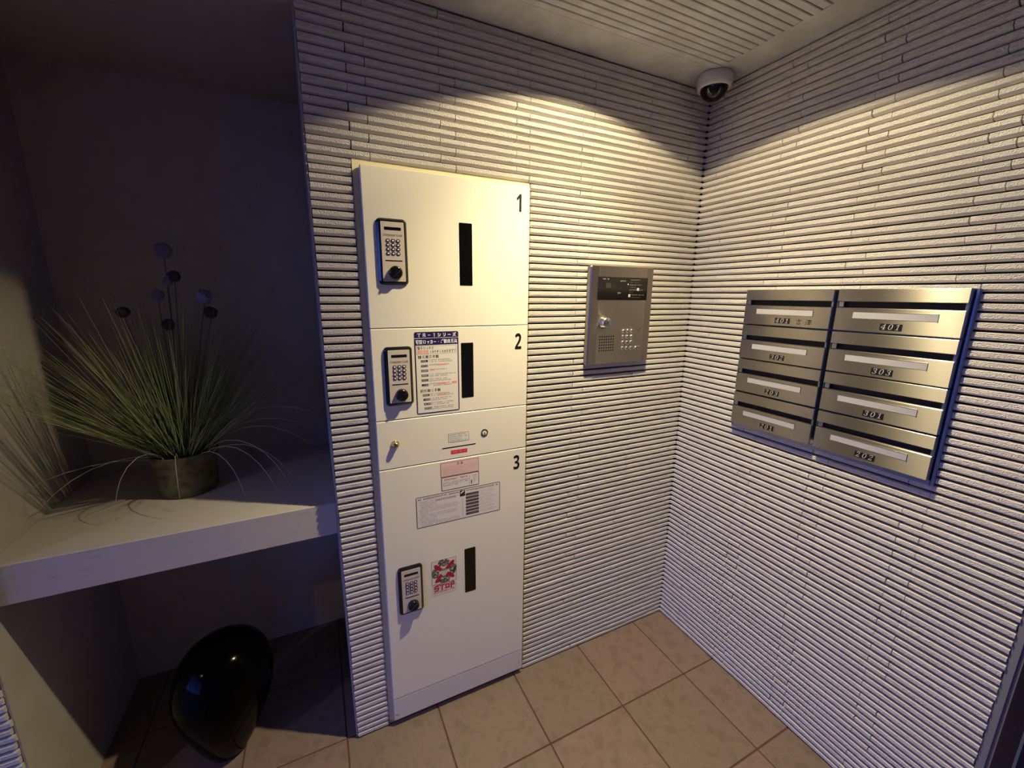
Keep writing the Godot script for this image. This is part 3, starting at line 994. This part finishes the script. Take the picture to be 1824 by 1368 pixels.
func mailbox(t: Node3D, basis: Basis, w: float, number: String, extra: bool) -> void:
	# local frame: x along the width from the left edge, y up from the bottom, z out of the front
	var xf := Transform3D(basis, Vector3.ZERO)
	var h := 0.1115
	var k := "mb%f" % w
	if not cache.has(k):
		var st := begin()
		for b in [[0, 0.0015, 0, h, -0.21, -0.0035], [w - 0.0015, w, 0, h, -0.21, -0.0035], [0.0015, w - 0.0015, 0, 0.0015, -0.21, -0.0035], [0.0015, w - 0.0015, h - 0.0015, h, -0.21, -0.0035], [0.0015, w - 0.0015, 0.0015, h - 0.0015, -0.21, -0.208]]:
			box(st, Vector3((b[0] + b[1]) / 2, (b[2] + b[3]) / 2, (b[4] + b[5]) / 2), Vector3(b[1] - b[0], b[3] - b[2], b[5] - b[4]), 0.0003)
		cache[k + "body"] = st.commit()
		st = begin()
		box(st, Vector3(w / 2, h - 0.0165, -0.004), Vector3(w - 0.001, 0.033, 0.008), 0.0012)
		cache[k + "flap"] = st.commit()
		st = begin()
		box(st, Vector3(w / 2, h - 0.041, -0.019), Vector3(w - 0.005, 0.024, 0.001), 0.0003)
		cache[k + "shield"] = st.commit()
		st = begin()
		box(st, Vector3(0, h - 0.0405, -0.008), Vector3(0.013, 0.015, 0.006), 0.001)
		cache[k + "hinge"] = st.commit()
		st = begin()
		box(st, Vector3(0, h - 0.0405, -0.008), Vector3(0.005, 0.015, 0.006), 0.001)
		cache[k + "tab"] = st.commit()
		st = begin()
		box(st, Vector3(w / 2, (h - 0.0495) / 2, -0.008), Vector3(w - 0.001, h - 0.0495, 0.016), 0.0012)
		cache[k + "door"] = st.commit()
		st = begin()
		box(st, Vector3(0.129, h - 0.0685, 0.0001), Vector3(0.1720, 0.0178, 0.0012), 0.0004)
		cache[k + "name"] = st.commit()
		st = begin()
		for b in [[0.0425, 0.2155, -0.0590, -0.0596], [0.2148, 0.2155, -0.0780, -0.0590]]:
			box(st, Vector3((b[0] + b[1]) / 2, h + (b[2] + b[3]) / 2, 0.0005), Vector3(absf(b[1] - b[0]), absf(b[3] - b[2]), 0.0024), 0.0002)
		cache[k + "lip"] = st.commit()
		st = begin()
		plate(st, Vector2(0.1300, h - 0.0953), 0.0455, 0.0165, 0.0008, -0.0003, 0.0010, 0.0003, 2)
		cache[k + "plate"] = st.commit()
		cache[k] = true
	put("body", cache[k + "body"], M.steel_side, t, xf)
	put("inner_shield", cache[k + "shield"], M.inside, t, xf)
	put("flap", cache[k + "flap"], M.steel, t, xf)
	put("hinge", cache[k + "hinge"], M.steel_side, t, xf * Transform3D(Basis(), Vector3(0.009, 0, 0)))
	put("hinge", cache[k + "tab"], M.steel_side, t, xf * Transform3D(Basis(), Vector3(w - 0.004, 0, 0)))
	var d := put("door", cache[k + "door"], M.steel, t, xf)
	put("name_insert", cache[k + "name"], M.name_insert, d)
	put("insert_lip", cache[k + "lip"], M.steel, d)
	var n := put("number_plate", cache[k + "plate"], M.black, d)
	for i in 3:
		put("digit", lettering(number[i], 0.0135, 0.0006, true, 0.22, false), M.digit, d, Transform3D(Basis(), Vector3(0.1300 + (i - 1) * 0.0145, h - 0.0953, 0.0011)))
	if extra:
		for q in [["吉", 0.1785], ["澤", 0.2060]]:
			var st := begin()
			for pl in String(GLYPH[q[0]]).split(" "):
				var a := Vector2(int(pl[0]), 9 - int(pl[1])) / 9.0 * 0.0155
				var b := Vector2(int(pl[2]), 9 - int(pl[3])) / 9.0 * 0.0155
				var m := (a + b) / 2 + Vector2(q[1] - 0.0078, h - 0.1025)
				X = Transform3D(Basis(Vector3(0, 0, 1), (b - a).angle()), Vector3(m.x, m.y, 0.0004))
				box(st, Vector3.ZERO, Vector3(a.distance_to(b) + 0.001, 0.0011, 0.0008))
			X = Transform3D()
			put("character", st.commit(), M.black, d)

# ------------------------------------------------------------------ camera dome, shelf, plant, urn

func dome_camera() -> void:
	var at := Vector3(-0.094, CEIL - 0.001, 0.093)
	var t := thing("security_camera", "white dome security camera with dark glass on the ceiling corner", "camera", at)
	var st := begin()
	lathe(st, [[0.0, -0.038], [0.041, -0.038], [0.046, -0.043], [0.050, -0.042], [0.0535, -0.035], [0.0545, -0.022], [0.053, -0.008], [0.049, -0.001], [0.046, 0.0]], 40)
	put("housing", st.commit(), M.cam_white, t)
	st = begin()
	var pr := []
	for i in 13:
		var a := PI / 2 * i / 12
		pr.append([sin(a) * 0.0425, -0.040 - cos(a) * 0.036])
	lathe(st, pr, 40)
	put("dome", st.commit(), M.dome, t)
	st = begin()
	var pts := []
	var rad := []
	for i in 19:
		var a := PI * (0.16 + 0.68 * i / 18)
		var dir := Vector3(-0.70, 0, 0.72)
		var side := dir.cross(Vector3.UP).normalized()
		var q := (side * cos(a) * 0.30 + Vector3.DOWN * sin(a) * 0.86 + dir * 0.62 * (0.4 + 0.6 * sin(a))).normalized()
		pts.append(Vector3(q.x * 0.0424, -0.040 + q.y * 0.0360, q.z * 0.0424))
		rad.append(0.0011)
	tube(st, pts, rad, 6)
	put("lens_ring", st.commit(), M.shroud, t)
	st = begin()
	X = Transform3D(Basis(Vector3(0, 1, 0), -0.55), Vector3.ZERO)
	box(st, Vector3(0, -0.019, 0.0545), Vector3(0.017, 0.0028, 0.0012), 0.0004)
	X = Transform3D()
	put("badge", st.commit(), M.paint_grey, t)

func shelf() -> void:
	var t := thing("shelf", "thick pale plastered shelf spanning the niche under the potted grass", "shelf", Vector3((NICHE_X0 + NICHE_X1) / 2, 0.7345, NICHE_Z))
	put("slab", boxes([[Vector3(NICHE_X0 + 0.004, 0.7345, NICHE_Z), Vector3(NICHE_X1 - 0.004, 0.8343, -0.030)]], 0.002), M.shelf, t, Transform3D(Basis(), -t.position))

func flower_ball(st: SurfaceTool, c: Vector3, r: float, seed_: int) -> void:
	var q := RandomNumberGenerator.new()
	q.seed = seed_
	var rows := 9
	var cols := 14
	var g := []
	for i in rows + 1:
		var line := []
		for k in cols:
			var a := PI * i / rows
			var b := TAU * (k + 0.5 * (i % 2)) / cols
			var rr := r * (q.randf_range(0.86, 1.08) if i > 0 and i < rows else 0.97)
			line.append(c + Vector3(sin(a) * cos(b), cos(a), sin(a) * sin(b)) * rr)
		g.append(line)
	for i in rows:
		for k in cols:
			var k2 := (k + 1) % cols
			var n: Vector3 = (g[i][k] + g[i + 1][k2]) * 0.5 - c
			if i > 0: tri(st, g[i][k], g[i][k2], g[i + 1][k], n)
			if i < rows - 1: tri(st, g[i][k2], g[i + 1][k2], g[i + 1][k], n)

func blade(st: SurfaceTool, base: Vector3, dir: Vector3, l: float, droop: float, r: float) -> void:
	var pts := []
	var rad := []
	var p := base
	var d := dir.normalized()
	var n := 8
	for i in n + 1:
		p = Vector3(clampf(p.x, -0.312, 0.39), maxf(p.y, 0.004), maxf(p.z, -0.25))
		pts.append(p)
		rad.append(maxf(r * (1.0 - pow(float(i) / n, 2.0) * 0.85), 0.00018))
		p += d * l / n
		d = (d + Vector3.DOWN * droop / n).normalized()
	tube(st, pts, rad, 3)

func plant() -> void:
	var at := Vector3(-1.738, 0.8343, -0.312)
	var t := thing("potted_grass", "potted ornamental grass with round flower heads on the niche shelf", "plant", at)
	var st := begin()
	lathe(st, [[0.0, 0.0], [0.070, 0.0], [0.074, 0.004], [0.079, 0.09], [0.080, 0.104], [0.083, 0.106], [0.085, 0.126], [0.083, 0.130], [0.078, 0.128], [0.076, 0.105], [0.0, 0.105]], 40)
	put("pot", st.commit(), M.pot, t)
	st = begin()
	lathe(st, [[0.0755, 0.106], [0.05, 0.112], [0.0, 0.118]], 20)
	put("soil", st.commit(), M.soil, t)
	# the dense tuft, too fine to count
	var q := RandomNumberGenerator.new()
	q.seed = 77
	var tufts := [begin(), begin(), begin()]
	for i in 620:
		var a := q.randf() * TAU
		var b0 := sqrt(q.randf()) * 0.055
		var lean := pow(q.randf(), 0.8) * 0.90
		var l := q.randf_range(0.26, 0.50)
		var a2 := a + q.randf_range(-0.5, 0.5)
		var dir := Vector3(cos(a2) * sin(lean), cos(lean), sin(a2) * sin(lean))
		# keep the blades in front of the niche's back wall
		if dir.z * l < -0.21: dir.z *= 0.35
		if dir.z * l > 0.24: dir.z *= 0.6
		blade(tufts[i % 3], Vector3(cos(a) * b0, 0.108, sin(a) * b0), dir, l, q.randf_range(0.0, 0.3), q.randf_range(0.0008, 0.0014))
	for k in 3:
		put("foliage", tufts[k].commit(), M.grass[k], t).set_meta("kind", "stuff")
	# long arching blades in front, one by one
	for s in [[-0.03, 0.06, -0.25, 0.85, 0.35, 0.26, 4.6], [0.0, 0.07, 0.10, 0.9, 0.5, 0.24, 4.2], [0.04, 0.05, 0.65, 0.75, 0.55, 0.25, 3.6], [0.05, 0.04, 0.85, 0.8, 0.5, 0.34, 3.2], [0.05, 0.03, 0.8, 0.9, 0.42, 0.36, 3.0], [0.06, 0.03, 0.9, 0.6, 0.25, 0.30, 2.4],
			[-0.06, 0.02, -0.95, 0.28, 0.25, 0.38, 1.1], [0.06, 0.0, 0.7, 0.8, 0.3, 0.37, 1.9], [0.05, 0.02, 0.8, 0.95, 0.1, 0.40, 2.0], [0.05, 0.0, 0.75, 1.1, 0.15, 0.42, 1.9], [-0.05, 0.02, -0.8, 0.62, 0.1, 0.50, 0.25], [-0.05, 0.03, -0.72, 0.66, 0.16, 0.48, 0.2], [-0.03, 0.03, -0.9, 0.5, 0.35, 0.34, 1.9]]:
		st = begin()
		blade(st, Vector3(s[0], 0.112, s[1]), Vector3(s[2], s[3], s[4]), s[5], s[6], 0.0014)
		put("blade", st.commit(), M.blade_light, t)
	# round flower heads on thin stems
	for f in [[-1.692, 1.478, -0.300, 0.0155, 0], [-1.817, 1.379, -0.300, 0.0150, 0], [-1.723, 1.343, -0.300, 0.0165, 0], [-1.620, 1.376, -0.300, 0.0180, 0], [-1.722, 1.550, -0.360, 0.0220, 1], [-1.716, 1.462, -0.330, 0.0135, 1], [-1.630, 1.422, -0.300, 0.0220, 1], [-1.747, 1.424, -0.340, 0.0170, 1]]:
		var c := Vector3(f[0], f[1], f[2]) - at
		st = begin()
		var b := Vector3(clampf(c.x * 0.3, -0.05, 0.05), 0.11, clampf(c.z * 0.3, -0.04, 0.04))
		var m := b.lerp(c, 0.5) + Vector3(c.x * -0.06, 0.01, 0)
		tube(st, [b, b.lerp(m, 0.5), m, m.lerp(c, 0.5), c - Vector3(0, f[3] * 0.8, 0)], [0.0016, 0.0015, 0.0014, 0.0013, 0.0012], 5)
		var stem := put("flower_stem", st.commit(), M.stem, t)
		st = begin()
		flower_ball(st, c, f[3], int(f[0] * -1000))
		put("flower_head", st.commit(), M.flower_pale if f[4] else M.flower_dark, stem)

func urn() -> void:
	var t := thing("vase", "large glossy black egg-shaped vase on the floor under the shelf", "vase", Vector3(-1.708, 0.0, -0.148))
	var st := begin()
	X = Transform3D(Basis(Vector3(1, 0, 0), Vector3(0.06, 0.985, 0.0), Vector3(0, 0, 1)), Vector3.ZERO)
	lathe(st, [[0.0, 0.0], [0.044, 0.0], [0.052, 0.004], [0.066, 0.03], [0.086, 0.075], [0.107, 0.13], [0.123, 0.18], [0.132, 0.225], [0.134, 0.265], [0.129, 0.305], [0.116, 0.343], [0.097, 0.372], [0.072, 0.392], [0.044, 0.403], [0.020, 0.407], [0.0, 0.408]], 56)
	X = Transform3D()
	put("body", st.commit(), M.urn, t)

# ------------------------------------------------------------------ the scene

func _ready() -> void:
	rng.seed = 20240
	cam = Camera3D.new()
	cam.name = "camera"
	cam.fov = 86.245
	cam.near = 0.02
	cam.transform = Transform3D(Basis.from_euler(Vector3(-0.2137, -0.4480, 0.0095), EULER_ORDER_YXZ), Vector3(-1.3479, 1.4347, 1.1860))
	cam.current = true
	add_child(cam)
	var env := Environment.new()
	env.background_mode = Environment.BG_SKY
	var sm := ProceduralSkyMaterial.new()
	sm.sky_top_color = Color(0.12, 0.19, 0.49)
	sm.sky_horizon_color = Color(0.28, 0.38, 0.77)
	sm.ground_horizon_color = Color(0.10, 0.12, 0.20)
	sm.ground_bottom_color = Color(0.04, 0.04, 0.06)
	sm.energy_multiplier = 14.0
	env.sky = Sky.new()
	env.sky.sky_material = sm
	env.ambient_light_source = Environment.AMBIENT_SOURCE_SKY
	env.tonemap_mode = Environment.TONE_MAPPER_LINEAR
	env.tonemap_exposure = 1.0
	env.sdfgi_enabled = true
	env.ssao_enabled = true
	env.ssil_enabled = true
	var we := WorldEnvironment.new()
	we.name = "environment"
	we.environment = env
	add_child(we)
	make_materials()
	downlight("downlight", CAN, "recessed round ceiling light in front of the parcel locker", 0.88, 2.7, Color(1.0, 0.922, 0.725))
	downlight("downlight", CAN2, "recessed round ceiling light near the street windows", 0.38, 0.6, Color(1.0, 0.91, 0.84))

	build_floor()
	build_ceiling()
	build_walls()
	locker()
	mailboxes()
	intercom()
	shelf()
	plant()
	urn()
	dome_camera()
